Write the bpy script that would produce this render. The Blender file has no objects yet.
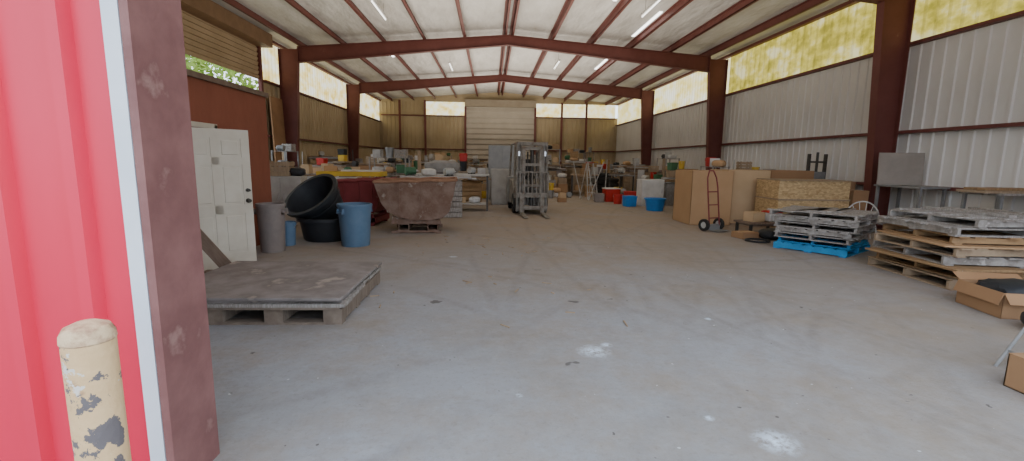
import bpy, bmesh, math, random
from mathutils import Vector, Matrix, Euler
rnd=random.Random(7)
COL=bpy.context.scene.collection
PI=math.pi
# ------------------------------------------------------------ camera
F=465.0
p=math.atan(70/F); yaw=math.atan(22/F*math.cos(p)); roll=math.radians(0.8)
cam=bpy.data.cameras.new('camera'); co=bpy.data.objects.new('camera',cam); COL.objects.link(co)
cam.sensor_width=36; cam.lens=F/1024*36; cam.clip_start=0.05
co.matrix_world=Matrix.Translation((0,0,1.55))@Matrix.Rotation(-yaw,4,'Z')@Matrix.Rotation(PI/2-p,4,'X')@Matrix.Rotation(roll,4,'Z')
bpy.context.scene.camera=co
# ------------------------------------------------------------ materials
def nodes(name):
    m=bpy.data.materials.new(name); m.use_nodes=True
    nt=m.node_tree; b=nt.nodes['Principled BSDF']
    return m,nt,b
def c4(c): return (c[0],c[1],c[2],1)
MC={}
def M(name,c1,c2=None,scale=4,rough=.7,metal=0,bump=.15,stops=(.35,.65),stretch=(1,1,1),c3=None,detail=6,spec=.3,bscale=6,bdist=.02):
    if name in MC: return MC[name]
    m,nt,b=nodes(name); N=nt.nodes; L=nt.links
    if c2 is None: c2=tuple(x*.75 for x in c1)
    tc=N.new('ShaderNodeTexCoord'); mp=N.new('ShaderNodeMapping'); mp.inputs['Scale'].default_value=stretch
    L.new(tc.outputs['Object'],mp.inputs[0])
    n=N.new('ShaderNodeTexNoise'); n.inputs['Scale'].default_value=scale; n.inputs['Detail'].default_value=detail
    n.inputs['Roughness'].default_value=.62
    L.new(mp.outputs[0],n.inputs['Vector'])
    r=N.new('ShaderNodeValToRGB'); r.color_ramp.elements[0].position=stops[0]; r.color_ramp.elements[1].position=stops[1]
    r.color_ramp.elements[0].color=c4(c1); r.color_ramp.elements[1].color=c4(c2)
    if c3:
        e=r.color_ramp.elements.new(min(.98,stops[1]+.08)); e.color=c4(c3)
    L.new(n.outputs[0],r.inputs[0]); L.new(r.outputs[0],b.inputs['Base Color'])
    b.inputs['Roughness'].default_value=rough; b.inputs['Metallic'].default_value=metal
    b.inputs['Specular IOR Level'].default_value=spec
    if bump:
        n2=N.new('ShaderNodeTexNoise'); n2.inputs['Scale'].default_value=scale*bscale; n2.inputs['Detail'].default_value=4
        L.new(mp.outputs[0],n2.inputs['Vector'])
        bp=N.new('ShaderNodeBump'); bp.inputs['Strength'].default_value=bump; bp.inputs['Distance'].default_value=bdist
        L.new(n2.outputs[0],bp.inputs['Height']); L.new(bp.outputs[0],b.inputs['Normal'])
    MC[name]=m; return m
def emis(name,cols,scale,stretch,strength,ribs=0,detail=3):
    m,nt,b=nodes(name); N=nt.nodes; L=nt.links
    tc=N.new('ShaderNodeTexCoord'); mp=N.new('ShaderNodeMapping'); mp.inputs['Scale'].default_value=stretch
    L.new(tc.outputs['Object'],mp.inputs[0])
    n=N.new('ShaderNodeTexNoise'); n.inputs['Scale'].default_value=scale; n.inputs['Detail'].default_value=detail; n.inputs['Roughness'].default_value=.6
    L.new(mp.outputs[0],n.inputs['Vector'])
    r=N.new('ShaderNodeValToRGB'); els=r.color_ramp.elements
    els[0].position=cols[0][0]; els[0].color=c4(cols[0][1]); els[1].position=cols[-1][0]; els[1].color=c4(cols[-1][1])
    for q,c in cols[1:-1]:
        e=els.new(q); e.color=c4(c)
    L.new(n.outputs[0],r.inputs[0]); L.new(r.outputs[0],b.inputs['Emission Color'])
    b.inputs['Base Color'].default_value=(.12,.10,.05,1)
    b.inputs['Emission Strength'].default_value=strength; b.inputs['Roughness'].default_value=.6
    if ribs:
        # rib shading painted into the glow; emission alone shows no relief
        sp=N.new('ShaderNodeSeparateXYZ'); L.new(tc.outputs['Object'],sp.inputs[0])
        ad=N.new('ShaderNodeMath'); ad.operation='ADD'; L.new(sp.outputs[1],ad.inputs[0]); ad.inputs[1].default_value=-2.05
        dv=N.new('ShaderNodeMath'); dv.operation='DIVIDE'; L.new(ad.outputs[0],dv.inputs[0]); dv.inputs[1].default_value=.3
        fr=N.new('ShaderNodeMath'); fr.operation='FRACT'; L.new(dv.outputs[0],fr.inputs[0])
        gt=N.new('ShaderNodeMath'); gt.operation='GREATER_THAN'; L.new(fr.outputs[0],gt.inputs[0]); gt.inputs[1].default_value=.72
        mr=N.new('ShaderNodeMapRange'); L.new(gt.outputs[0],mr.inputs[0]); mr.inputs[3].default_value=strength; mr.inputs[4].default_value=strength*ribs
        L.new(mr.outputs[0],b.inputs['Emission Strength'])
    return m
steel=M('red_oxide_steel',(.13,.040,.033),(.17,.056,.046),2.5,.55,stops=(.3,.7),c3=(.24,.11,.09))
jambm=M('worn_red_oxide',(.26,.125,.115),(.19,.085,.08),3.5,.6,stops=(.35,.62),bump=.2,detail=10,c3=(.31,.18,.16))
redpan=M('red_painted_metal',(.78,.02,.075),(.68,.017,.06),1.2,.35,stops=(.4,.7),stretch=(1,1,.3),bump=.02,spec=.5)
whitetrim=M('white_trim_paint',(.75,.80,.86),(.66,.72,.80),3,.4,bump=.03)
ceilm=M('roof_insulation',(.66,.645,.62),(.52,.50,.47),1.3,.6,stops=(.35,.66),stretch=(1,.35,1),bump=1,c3=(.38,.33,.27),bscale=1.6,bdist=.14,spec=.5)
wallr=M('white_wall_lining',(.72,.70,.67),(.60,.57,.53),.8,.7,stops=(.3,.75),stretch=(1,1,.5),bump=.05)
walll=M('shaded_wall_lining',(.50,.40,.26),(.38,.29,.17),.8,.7,stops=(.3,.75),stretch=(1,1,.5),bump=.05)  # backlit shade and warm light painted in as tan
tanroll=M('grey_tan_rollup_slats',(.52,.47,.40),(.42,.37,.31),1.2,.6,stops=(.3,.75),bump=.05)
brownroll=M('brown_rollup_slats',(.42,.31,.19),(.32,.23,.13),1.2,.6,stops=(.3,.75),bump=.05)
redply=M('red_painted_plywood',(.30,.10,.06),(.23,.075,.045),2.5,.75,stops=(.3,.7),stretch=(1,1,.5),c3=(.38,.18,.11))
doorw=M('cream_door_paint',(.64,.60,.51),(.56,.51,.42),3,.5,stops=(.35,.7),bump=.04,c3=(.46,.40,.31),detail=9)
brass=M('aged_brass',(.55,.42,.2),(.4,.3,.15),8,.35,metal=1,bump=0)
woodd=M('dark_wood',(.16,.11,.08),(.22,.16,.12),6,.8,stretch=(6,1,1))
woodl=M('pale_wood',(.40,.30,.20),(.29,.21,.14),5,.8,stretch=(6,1,1),c3=(.48,.41,.32))
woodo=M('orange_wood',(.38,.24,.12),(.27,.17,.09),5,.8,stretch=(6,1,1),c3=(.43,.33,.22))
woodg=M('grey_weathered_wood',(.37,.345,.32),(.23,.205,.185),7,.85,stretch=(6,1,1),c3=(.47,.44,.41),stops=(.38,.58),detail=9)
woodb=M('blue_painted_wood',(.03,.28,.55),(.03,.20,.42),6,.7,stretch=(3,1,1),c3=(.25,.35,.45))
timb=M('stained_timber',(.24,.19,.15),(.15,.115,.09),6,.85,stretch=(1,5,1),c3=(.36,.30,.25))
plytop=M('dirty_grey_sheet',(.28,.25,.24),(.19,.165,.155),2.5,.8,stops=(.38,.58),c3=(.37,.32,.28),detail=10,bump=.35)
card=M('cardboard',(.46,.29,.16),(.40,.25,.13),2,.85,stops=(.3,.8),bump=.05)
cardd=M('brown_cardboard',(.36,.21,.11),(.30,.17,.09),2,.85,stops=(.3,.8),bump=.05)
cardl=M('light_cardboard',(.54,.38,.23),(.46,.32,.18),2,.85,stops=(.3,.8),bump=.05)
rust=M('rusty_brown_steel',(.22,.15,.115),(.15,.085,.058),4,.8,stops=(.38,.6),c3=(.31,.26,.22),bump=.35,detail=9)
rustlip=M('orange_rust_lip',(.32,.18,.11),(.23,.12,.07),5,.85,bump=.3)
rustin=M('rusted_interior',(.33,.20,.12),(.23,.13,.08),4,.9,bump=.4)
maroon=M('maroon_paint',(.22,.04,.045),(.16,.03,.03),3,.6,c3=(.28,.12,.10))
blackp=M('black_plastic',(.018,.02,.024),(.03,.033,.038),3,.5,bump=.05)
bluep=M('slate_blue_plastic',(.09,.16,.25),(.12,.19,.28),4,.5,bump=.03)
bluetub=M('bright_blue_plastic',(.02,.22,.60),(.02,.17,.50),4,.45,bump=.03)
greyp=M('grey_brown_plastic',(.20,.17,.16),(.26,.22,.20),4,.6,bump=.1)
whitep=M('white_plastic',(.65,.64,.62),(.52,.51,.49),3,.5,bump=.05)
greym=M('grey_metal',(.30,.30,.30),(.22,.22,.22),4,.5,metal=.3,bump=.08)
lightm=M('light_grey_metal',(.48,.48,.46),(.38,.37,.35),4,.5,metal=.1,bump=.08,c3=(.30,.22,.16))
forkm=M('dirty_grey_machine_paint',(.29,.27,.24),(.19,.17,.145),6,.7,metal=.05,bump=.2,stops=(.35,.58),c3=(.17,.11,.075),detail=8)
darkm=M('dark_metal',(.05,.05,.05),(.09,.08,.07),6,.5,metal=.4,bump=.1)
rubber=M('black_rubber',(.02,.02,.02),(.035,.033,.03),8,.8,bump=.3)
redpl=M('red_plastic',(.50,.03,.02),(.38,.025,.02),4,.45,bump=.03)
yelp=M('yellow_paint',(.70,.48,.06),(.58,.38,.05),4,.5,bump=.05)
greenp=M('green_paint',(.07,.18,.09),(.05,.13,.07),4,.6,bump=.05)
chrome=M('chromed_metal',(.55,.55,.56),(.45,.45,.46),6,.3,metal=.9,bump=0)
whitecloth=M('white_cloth',(.60,.58,.55),(.48,.46,.43),3,.9,bump=.5)
grimy=M('grimy_pale_grey',(.46,.45,.43),(.34,.32,.30),4,.7,c3=(.25,.21,.18),detail=8)
bollm=M('peeling_cream_paint',(.78,.56,.31),(.70,.48,.25),7,.6,stops=(.3,.6),bump=.25,c3=(.45,.27,.15))
bollc=M('peeling_cream_cap',(.72,.54,.34),(.45,.27,.17),16,.65,stops=(.45,.62),bump=.3,c3=(.25,.14,.09))
def peel(m,layers):
    nt=m.node_tree;N=nt.nodes;L=nt.links;b=N['Principled BSDF']
    src=b.inputs['Base Color'].links[0].from_socket
    tc=N.new('ShaderNodeTexCoord')
    for (loc,sc,th,base) in layers:
        n=N.new('ShaderNodeTexNoise'); n.inputs['Scale'].default_value=sc; n.inputs['Detail'].default_value=8; n.inputs['Roughness'].default_value=.66
        mp=N.new('ShaderNodeMapping'); mp.inputs['Location'].default_value=loc
        L.new(tc.outputs['Object'],mp.inputs[0]); L.new(mp.outputs[0],n.inputs['Vector'])
        r=N.new('ShaderNodeValToRGB'); r.color_ramp.interpolation='CONSTANT'
        r.color_ramp.elements[0].color=(0,0,0,1); r.color_ramp.elements[1].position=th; r.color_ramp.elements[1].color=(1,1,1,1)
        L.new(n.outputs[0],r.inputs[0])
        mx=N.new('ShaderNodeMix'); mx.data_type='RGBA'; L.new(r.outputs[0],mx.inputs[0]); L.new(src,mx.inputs[6]); mx.inputs[7].default_value=c4(base)
        src=mx.outputs[2]
    L.new(src,b.inputs['Base Color'])
peel(bollm,[((3,1,.4),9,.60,(.72,.68,.62)),((.8,.5,.1),6.5,.535,(.15,.135,.14))])
def osbmat():
    m,nt,b=nodes('oriented_strand_board');N=nt.nodes;L=nt.links
    tc=N.new('ShaderNodeTexCoord'); v=N.new('ShaderNodeTexVoronoi'); v.inputs['Scale'].default_value=16
    mp=N.new('ShaderNodeMapping'); mp.inputs['Scale'].default_value=(1,1,2.2)
    L.new(tc.outputs['Object'],mp.inputs[0]); L.new(mp.outputs[0],v.inputs['Vector'])
    r=N.new('ShaderNodeValToRGB'); r.color_ramp.elements[0].color=(.36,.23,.10,1); r.color_ramp.elements[1].color=(.66,.48,.26,1)
    L.new(v.outputs['Color'],r.inputs[0]); L.new(r.outputs[0],b.inputs['Base Color']); b.inputs['Roughness'].default_value=.8
    return m
osb=osbmat()
def floormat():
    m,nt,b=nodes('dusty_concrete');N=nt.nodes;L=nt.links
    tc=N.new('ShaderNodeTexCoord')
    def noise(s,d=6,r=.6,loc=(0,0,0),dist=0,sc=(1,1,1)):
        mp=N.new('ShaderNodeMapping'); mp.inputs['Location'].default_value=loc; mp.inputs['Scale'].default_value=sc
        L.new(tc.outputs['Object'],mp.inputs[0])
        n=N.new('ShaderNodeTexNoise'); n.inputs['Scale'].default_value=s; n.inputs['Detail'].default_value=d; n.inputs['Roughness'].default_value=r
        n.inputs['Distortion'].default_value=dist
        L.new(mp.outputs[0],n.inputs['Vector']); return n.outputs[0]
    def ramp(s,a,c,ca,cb):
        r=N.new('ShaderNodeValToRGB'); r.color_ramp.elements[0].position=a; r.color_ramp.elements[1].position=c
        r.color_ramp.elements[0].color=c4(ca); r.color_ramp.elements[1].color=c4(cb); L.new(s,r.inputs[0]); return r.outputs[0]
    def mix(f,a,c,mode='MIX'):
        x=N.new('ShaderNodeMix'); x.data_type='RGBA'; x.blend_type=mode
        if hasattr(f,'links'): L.new(f,x.inputs[0])
        else: x.inputs[0].default_value=f
        for s,i in ((a,6),(c,7)):
            if hasattr(s,'links'): L.new(s,x.inputs[i])
            else: x.inputs[i].default_value=c4(s)
        return x.outputs[2]
    def math2(op,a,c):
        x=N.new('ShaderNodeMath'); x.operation=op
        for s,i in ((a,0),(c,1)):
            if hasattr(s,'links'): L.new(s,x.inputs[i])
            else: x.inputs[i].default_value=s
        return x.outputs[0]
    base=ramp(noise(.45,6,.65),.38,.62,(.305,.318,.348),(.275,.272,.275))
    base=mix(ramp(noise(.6,10,.75,(3,5,0)),.46,.62,(0,0,0),(.7,.7,.7)),base,(.28,.235,.19))
    base=mix(ramp(noise(7,8,.8,(9,1,0)),.48,.72,(0,0,0),(.4,.4,.4)),base,(.38,.38,.39))
    base=mix(ramp(noise(2.2,9,.78,(1,8,0)),.50,.68,(0,0,0),(.42,.42,.42)),base,(.20,.185,.172))
    base=mix(ramp(noise(22,6,.85,(2,2,0)),.52,.66,(0,0,0),(.4,.4,.4)),base,(.18,.155,.14))
    sep=N.new('ShaderNodeSeparateXYZ'); L.new(tc.outputs['Object'],sep.inputs[0])
    mr=N.new('ShaderNodeMapRange'); mr.inputs[1].default_value=3.8; mr.inputs[2].default_value=11; mr.inputs[3].default_value=0.0; mr.inputs[4].default_value=.85
    L.new(sep.outputs[1],mr.inputs[0])
    mx=N.new('ShaderNodeMapRange'); mx.inputs[1].default_value=1.2; mx.inputs[2].default_value=4.0; mx.inputs[3].default_value=0; mx.inputs[4].default_value=.45; L.new(sep.outputs[0],mx.inputs[0])
    dust=math2('MAXIMUM',mr.outputs[0],mx.outputs[0])
    base=mix(math2('MULTIPLY',dust,ramp(noise(.8,9,.75,(6,1,0)),.35,.58,(.5,.5,.5),(1,1,1))),base,(.315,.245,.178))
    wob=math2('MULTIPLY',noise(.6,2,.5),.25)
    tread=ramp(noise(11,4,.75,(0,0,0),0,(1,.6,1)),.38,.6,(.25,.25,.25),(1,1,1))
    fade=ramp(noise(.5,4,.6,(4,4,0)),.38,.60,(.15,.15,.15),(1,1,1))
    q=random.Random(5); tot=None
    arcs=[(-9.5,7.5,11.6),(14,4,12.6),(12,-3,10.2),(-7,-2,9.6),(30,10,29.2),(3.5,14.5,6.2),(-40,9,42.5),(9,12,7.6),(18,9,15.2),(-12,12,16.6),(7,-6,10.0),(26,3,23.4),(-5,9,7.2),(10,6,6.8),(5,16,9.5)]
    for (cx,cy,R0) in arcs:
        vm=N.new('ShaderNodeVectorMath'); vm.operation='DISTANCE'; L.new(tc.outputs['Object'],vm.inputs[0]); vm.inputs[1].default_value=(cx,cy,0)
        dr=math2('SUBTRACT',math2('ADD',vm.outputs['Value'],wob),R0+.7)
        dd=math2('ABSOLUTE',math2('SUBTRACT',math2('ABSOLUTE',dr,0),.62),0)   # two wheels, 1.24 m apart
        q1=N.new('ShaderNodeMapRange'); q1.inputs[1].default_value=.02; q1.inputs[2].default_value=.085; q1.inputs[3].default_value=q.uniform(.20,.38); q1.inputs[4].default_value=0; L.new(dd,q1.inputs[0])
        tot=q1.outputs[0] if tot is None else math2('MAXIMUM',tot,q1.outputs[0])
    tm=math2('MULTIPLY',math2('MULTIPLY',tot,tread),fade)
    base=mix(tm,base,(.165,.145,.13))
    sp=ramp(noise(3.2,3,.5,(7,7,0)),.71,.735,(0,0,0),(.8,.8,.8)); base=mix(sp,base,(.10,.09,.085))
    sp=ramp(noise(12,2,.5,(3,9,0)),.735,.75,(0,0,0),(.8,.8,.8)); base=mix(sp,base,(.09,.08,.075))
    sp=ramp(noise(15,2,.5,(5,2,0)),.75,.77,(0,0,0),(.7,.7,.7)); base=mix(sp,base,(.60,.62,.65))
    for (px,py,r0) in ((.86,3.62,.16),(1.62,2.35,.15),(1.0,3.75,.06),(1.35,2.6,.04),(.2,2.9,.03),(2.2,4.4,.05),(-.6,7.4,.08)):
        cmb=N.new('ShaderNodeVectorMath'); cmb.operation='DISTANCE'; L.new(tc.outputs['Object'],cmb.inputs[0]); cmb.inputs[1].default_value=(px,py,0)
        q1=N.new('ShaderNodeMapRange'); q1.inputs[1].default_value=0; q1.inputs[2].default_value=r0; q1.inputs[3].default_value=1; q1.inputs[4].default_value=0; L.new(cmb.outputs['Value'],q1.inputs[0])
        f2=ramp(noise(16,6,.75),.40,.56,(0,0,0),(1,1,1))
        base=mix(math2('MULTIPLY',q1.outputs[0],f2),base,(.68,.80,.95))
    L.new(base,b.inputs['Base Color']); b.inputs['Roughness'].default_value=.78; b.inputs['Specular IOR Level'].default_value=.2
    bp=N.new('ShaderNodeBump'); bp.inputs['Strength'].default_value=.35; bp.inputs['Distance'].default_value=.012
    L.new(noise(30,5,.7),bp.inputs['Height']); L.new(bp.outputs[0],b.inputs['Normal'])
    return m
floorm=floormat()
bandr=emis('yellow_translucent_panel',[(.34,(.40,.35,.04)),(.43,(.60,.51,.07)),(.53,(.82,.70,.15)),(.64,(1,.92,.50))],2.0,(1,.8,1.2),1.0,.82,6)  # daylight and trees behind these panels are painted as emission
bandf=emis('pale_translucent_panel',[(.34,(.80,.64,.16)),(.44,(.98,.84,.34)),(.54,(1,.93,.55)),(.64,(1,1,.85))],1.5,(1,.6,1.2),1.5,.82,5)
bandl=emis('bright_translucent_panel',[(.34,(.80,.60,.14)),(.43,(1,.80,.34)),(.52,(1,.93,.56)),(.62,(1,1,.9))],1.8,(1,.7,1.2),1.6,.82,5)
skylm=emis('skylight_strip',[(.3,(1,.98,.92)),(.7,(1,1,1))],1,(1,1,1),5)
# ------------------------------------------------------------ mesh builder
class B:
    def __init__(s): s.bm=bmesh.new()
    def box(s,c,sz,rot=None,taper=None):
        vs=[]
        for z in (-.5,.5):
            k=1 if (taper is None or z<0) else taper
            for x,y in ((-.5,-.5),(.5,-.5),(.5,.5),(-.5,.5)):
                v=Vector((x*sz[0]*k,y*sz[1]*k,z*sz[2]))
                if rot is not None: v=(Euler(rot).to_matrix())@v
                vs.append(s.bm.verts.new(v+Vector(c)))
        for f in ((3,2,1,0),(4,5,6,7),(0,1,5,4),(1,2,6,5),(2,3,7,6),(3,0,4,7)):
            s.bm.faces.new([vs[i] for i in f])
        return s
    def b2(s,lo,hi): return s.box([(a+b)/2 for a,b in zip(lo,hi)],[b-a for a,b in zip(lo,hi)])
    def cyl(s,p0,p1,r,r2=None,seg=12,cap=True):
        p0=Vector(p0);p1=Vector(p1); r2=r if r2 is None else r2
        d=(p1-p0).normalized(); a=d.orthogonal().normalized(); b=d.cross(a)
        A=[];C=[]
        for i in range(seg):
            t=2*PI*i/seg; o=a*math.cos(t)+b*math.sin(t)
            A.append(s.bm.verts.new(p0+o*r)); C.append(s.bm.verts.new(p1+o*r2))
        for i in range(seg):
            j=(i+1)%seg; s.bm.faces.new((A[i],A[j],C[j],C[i]))
        if cap: s.bm.faces.new(A[::-1]); s.bm.faces.new(C)
        return s
    def tube(s,pts,r,seg=8):
        for a,b in zip(pts[:-1],pts[1:]): s.cyl(a,b,r,seg=seg)
        return s
    def lathe(s,prof,seg=28,c=(0,0,0),close=False):
        rings=[]
        for (r,z) in prof:
            if r<1e-5: rings.append([s.bm.verts.new((c[0],c[1],c[2]+z))])
            else: rings.append([s.bm.verts.new((c[0]+r*math.cos(2*PI*i/seg),c[1]+r*math.sin(2*PI*i/seg),c[2]+z)) for i in range(seg)])
        pr=list(zip(rings[:-1],rings[1:]))
        if close: pr.append((rings[-1],rings[0]))
        for A,C in pr:
            for i in range(seg):
                j=(i+1)%seg
                if len(A)==1 and len(C)==1: continue
                if len(A)==1: s.bm.faces.new((A[0],C[j],C[i]))
                elif len(C)==1: s.bm.faces.new((A[i],A[j],C[0]))
                else: s.bm.faces.new((A[i],A[j],C[j],C[i]))
        return s
    def prism(s,poly,axis,a,b):
        def mk(q,t):
            if axis=='y': return (q[0],t,q[1])
            if axis=='x': return (t,q[0],q[1])
            return (q[0],q[1],t)
        A=[s.bm.verts.new(mk(q,a)) for q in poly]; C=[s.bm.verts.new(mk(q,b)) for q in poly]
        n=len(poly)
        for i in range(n):
            j=(i+1)%n; s.bm.faces.new((A[i],A[j],C[j],C[i]))
        s.bm.faces.new(A[::-1]); s.bm.faces.new(C); return s
    def mesh(s,name,mat,bevel=0):
        bmesh.ops.recalc_face_normals(s.bm,faces=s.bm.faces)
        me=bpy.data.meshes.new(name); s.bm.to_mesh(me); s.bm.free()
        me.materials.append(mat)
        for q in me.polygons: q.use_smooth=True
        me.set_sharp_from_angle(angle=math.radians(35))
        return me
    def obj(s,name,mat,parent=None,loc=(0,0,0),rot=(0,0,0),bevel=0):
        me=s.mesh(name,mat); o=bpy.data.objects.new(name,me); COL.objects.link(o)
        o.location=loc; o.rotation_euler=rot
        if parent: o.parent=parent
        if bevel:
            bv=o.modifiers.new('bevel','BEVEL'); bv.width=bevel; bv.segments=2; bv.limit_method='ANGLE'; bv.angle_limit=.6
        return o
def tag(o,label,cat,group=None):
    o['label']=label; o['category']=cat
    if group: o['group']=group
    return o
def struct(o): o['kind']='structure'; return o
def thing(name,label,cat,loc,rz=0,group=None):
    e=bpy.data.objects.new(name,None); COL.objects.link(e); e.empty_display_size=.1
    e.location=loc; e.rotation_euler=(0,0,rz); return tag(e,label,cat,group)
# ------------------------------------------------------------ shell
XL,XR,XC=-8.5,9.8,.65
YF,YB=2.05,36.6
ZE,ZR=5.98,6.68
def zroof(x): return ZR-(ZR-ZE)*abs(x-XC)/(XR-XC)
struct(B().b2((XL-.3,YF-8,-.1),(XR+.3,YB+.3,0)).obj('floor',floorm))
gr=M('outdoor_ground',(.30,.26,.18),(.2,.22,.10),.4,.9)
struct(B().b2((-60,-40,-.2),(60,90,-.105)).obj('floor_outdoor_ground',gr))
struct(B().prism([(XL-.2,zroof(XL)),(XC,ZR),(XR+.2,zroof(XR)),(XR+.2,zroof(XR)+.08),(XC,ZR+.08),(XL-.2,zroof(XL)+.08)],'y',YF,YB+.2).obj('ceiling',ceilm))
def corr(u0,u1,z0,z1,plane,pos,pitch=.3,h=.03,sgn=1,wid=.05,gap=.02):
    pts=[];u=u0
    while u<u1-1e-6:
        for du,hh in ((0,0),(pitch-2*gap-wid,0),(pitch-gap-wid,h),(pitch-gap,h)):
            if u+du<u1: pts.append((u+du,hh))
        u+=pitch
    pts.append((u1,0))
    b=B(); prev=None
    for (uu,hh) in pts:
        if plane=='x': vs=[b.bm.verts.new((pos+sgn*hh,uu,z)) for z in (z0,z1)]
        else: vs=[b.bm.verts.new((uu,pos+sgn*hh,z)) for z in (z0,z1)]
        if prev: b.bm.faces.new((prev[0],vs[0],vs[1],prev[1]))
        prev=vs
    return b
FR=[10.9,19.4,28.0]
struct(corr(YF,YB,0,4.4,'x',XR,sgn=-1).obj('wall_right',wallr))
struct(corr(YF,19.45,4.4,ZE,'x',XR,sgn=-1).obj('window_1',bandr))
struct(corr(19.45,YB,4.4,ZE,'x',XR,sgn=-1).obj('window_6',bandf))
struct(corr(YF,12.2,0,4.4,'x',XL).obj('wall_left',walll))
struct(corr(18.0,YB,0,4.4,'x',XL).obj('wall_left_rear',walll))
struct(corr(17.95,YB,4.4,ZE,'x',XL).obj('window_2',bandl))
struct(corr(YF,12.2,4.4,ZE,'x',XL).obj('window_3',bandl))
def slats(b,plane,pos,u0,u1,z0,z1,step=.12,d=.03):
    z=z0;prev=None;k=0
    while z<=z1+1e-6:
        hh=d if k%2 else 0
        vs=[b.bm.verts.new((pos+hh,u,z) if plane=='x' else (u,pos+hh,z)) for u in (u0,u1)]
        if prev: b.bm.faces.new((prev[0],prev[1],vs[1],vs[0]))
        prev=vs; z+=step*(.3 if k%2 else .7); k+=1
    return b
struct(slats(B(),'x',XL,12.2,18,4.35,5.98,step=.16,d=.045).obj('door_1',brownroll))
struct(B().b2((XL,12.0,5.5),(XL+.5,18.2,5.95)).obj('trim_1',M('brown_metal_hood',(.26,.16,.09),(.20,.12,.07),2,.6)))
struct(B().b2((XL-.02,12.05,0),(XL+.1,12.2,5.5)).b2((XL-.02,18,0),(XL+.1,18.15,5.5)).obj('trim_2',steel))
DX0,DX1=XC-2.55,XC+2.65
struct(corr(XL,DX0,0,4.9,'y',YB,sgn=-1).obj('wall_back_left',walll))
struct(corr(DX1,XR,0,4.9,'y',YB,sgn=-1).obj('wall_back_right',walll))
struct(corr(-5.0,DX0,4.9,5.88,'y',YB,sgn=-1).obj('window_4',bandl))
struct(corr(DX1,XR-.2,4.9,5.88,'y',YB,sgn=-1).obj('window_5',bandl))
struct(corr(XL,-5.0,4.9,5.88,'y',YB,sgn=-1).obj('wall_back_corner',walll))
struct(B().prism([(XL,5.88),(XR,5.88),(XR,ZE),(XC,ZR),(XL,ZE)],'y',YB-.02,YB+.05).obj('wall_back_gable',walll))
struct(slats(B(),'y',YB-.12,DX0,DX1,0,6.0,step=.4,d=.09).obj('door_2',tanroll))
struct(B().b2((DX0-.1,YB-.5,5.55),(DX1+.1,YB-.03,6.05)).obj('trim_3',M('tan_metal_hood',(.33,.28,.21),(.28,.23,.17),2,.8)))
struct(B().b2((DX0-.15,YB-.2,0),(DX0,YB,5.55)).b2((DX1,YB-.2,0),(DX1+.15,YB,5.55)).obj('trim_4',steel))
JX=-1.42
struct(corr(XL-.2,JX-.10,-.02,ZE,'y',YF,pitch=.305,h=.045,sgn=-1,wid=.05,gap=.02).obj('wall_front',redpan))
struct(B().b2((XL-.2,YF+.04,0),(JX-.12,YF+.1,ZE)).obj('wall_front_lining',wallr))
struct(B().b2((JX-.105,YF-.06,-.0),(JX-.04,YF+.1,ZE)).obj('trim_5',whitetrim))
struct(B().b2((7.5,YF,0),(XR+.2,YF+.1,ZE)).obj('wall_front_right',redpan))
struct(B().b2((JX,YF,5.6),(7.5,YF+.1,ZE)).prism([(XL,ZE),(XR,ZE),(XC,ZR)],'y',YF,YF+.1).obj('wall_front_header',redpan))
jb=B(); jb.prism([(JX-.035,YF-.06),(JX,YF-.06),(JX,YF+.27),(JX-.16,YF+.27),(JX-.16,YF+.24),(JX-.035,YF+.24)],'z',0,5.55)
tag(jb.obj('steel_door_jamb',jambm),'dusty dark red steel channel jamb beside the entrance','steel column')
def column(x,y,side,label):
    o=x-side*.19
    top=zroof(x)-.22
    w0,w1=.42,.72
    s=-side
    b=B()
    b.prism([(o,0),(o+s*w0,0),(o+s*w1,top-.5),(o+s*w1,top-.02),(o,top-.02)],'y',y-.008,y+.008)
    b.prism([(o,0),(o+s*.02,0),(o+s*.02,top-.02),(o,top-.02)],'y',y-.11,y+.11)
    b.prism([(o+s*w0,0),(o+s*(w0+.02),0),(o+s*(w1+.02),top-.5),(o+s*(w1+.02),top-.02),(o+s*w1,top-.02),(o+s*w1,top-.5)],'y',y-.11,y+.11)
    b.box((o+s*w0/2,y,.01),(w0+.1,.26,.03))
    tag(b.obj('steel_column',steel),label,'steel column','rigid frame columns')
def rafter(y,side):
    xw=XL if side<0 else XR; o=xw-side*.19; s=-side
    def zt(x): return zroof(x)-.22
    xi=o+s*.739; b_=B()
    ti,tr=zt(xi),zt(XC)
    b_.prism([(xi,ti-.02),(XC,tr-.02),(XC,tr-.38),(xi,ti-.60)],'y',y-.008,y+.008)
    b_.prism([(xi,ti-.02),(xi,ti),(XC,tr),(XC,tr-.02)],'y',y-.11,y+.11)
    b_.prism([(xi,ti-.60),(xi,ti-.58),(XC,tr-.36),(XC,tr-.38)],'y',y-.11,y+.11)
    b_.prism([(xi,ti-.60),(xi,ti),(xi+s*.02,ti),(xi+s*.02,ti-.6)],'y',y-.11,y+.11)
    tag(b_.obj('steel_rafter',steel),'dark red tapered steel roof rafter','roof beam','rigid frame rafters')
for y in FR:
    column(XL,y,-1,'dark red tapered steel column at the shaded wall')
    column(XR,y,1,'dark red tapered steel column at the pale wall')
    rafter(y,-1); rafter(y,1)
xs=[XC-.14,XC+.14]
for k in range(1,6): xs+= [XC-.14-1.6*k, XC+.14+1.6*k]
for x in xs:
    z=zroof(x)-.005; 
    b=B(); b.b2((x-.01,YF+.1,z-.21),(x+.01,YB,z)); b.b2((x-.01,YF+.1,z-.21),(x+.085,YB,z-.19)); b.b2((x-.085,YF+.1,z-.02),(x+.01,YB,z))
    tag(b.obj('roof_purlin',steel),'long dark red steel purlin under white insulation','roof beam','roof purlins')
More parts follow.
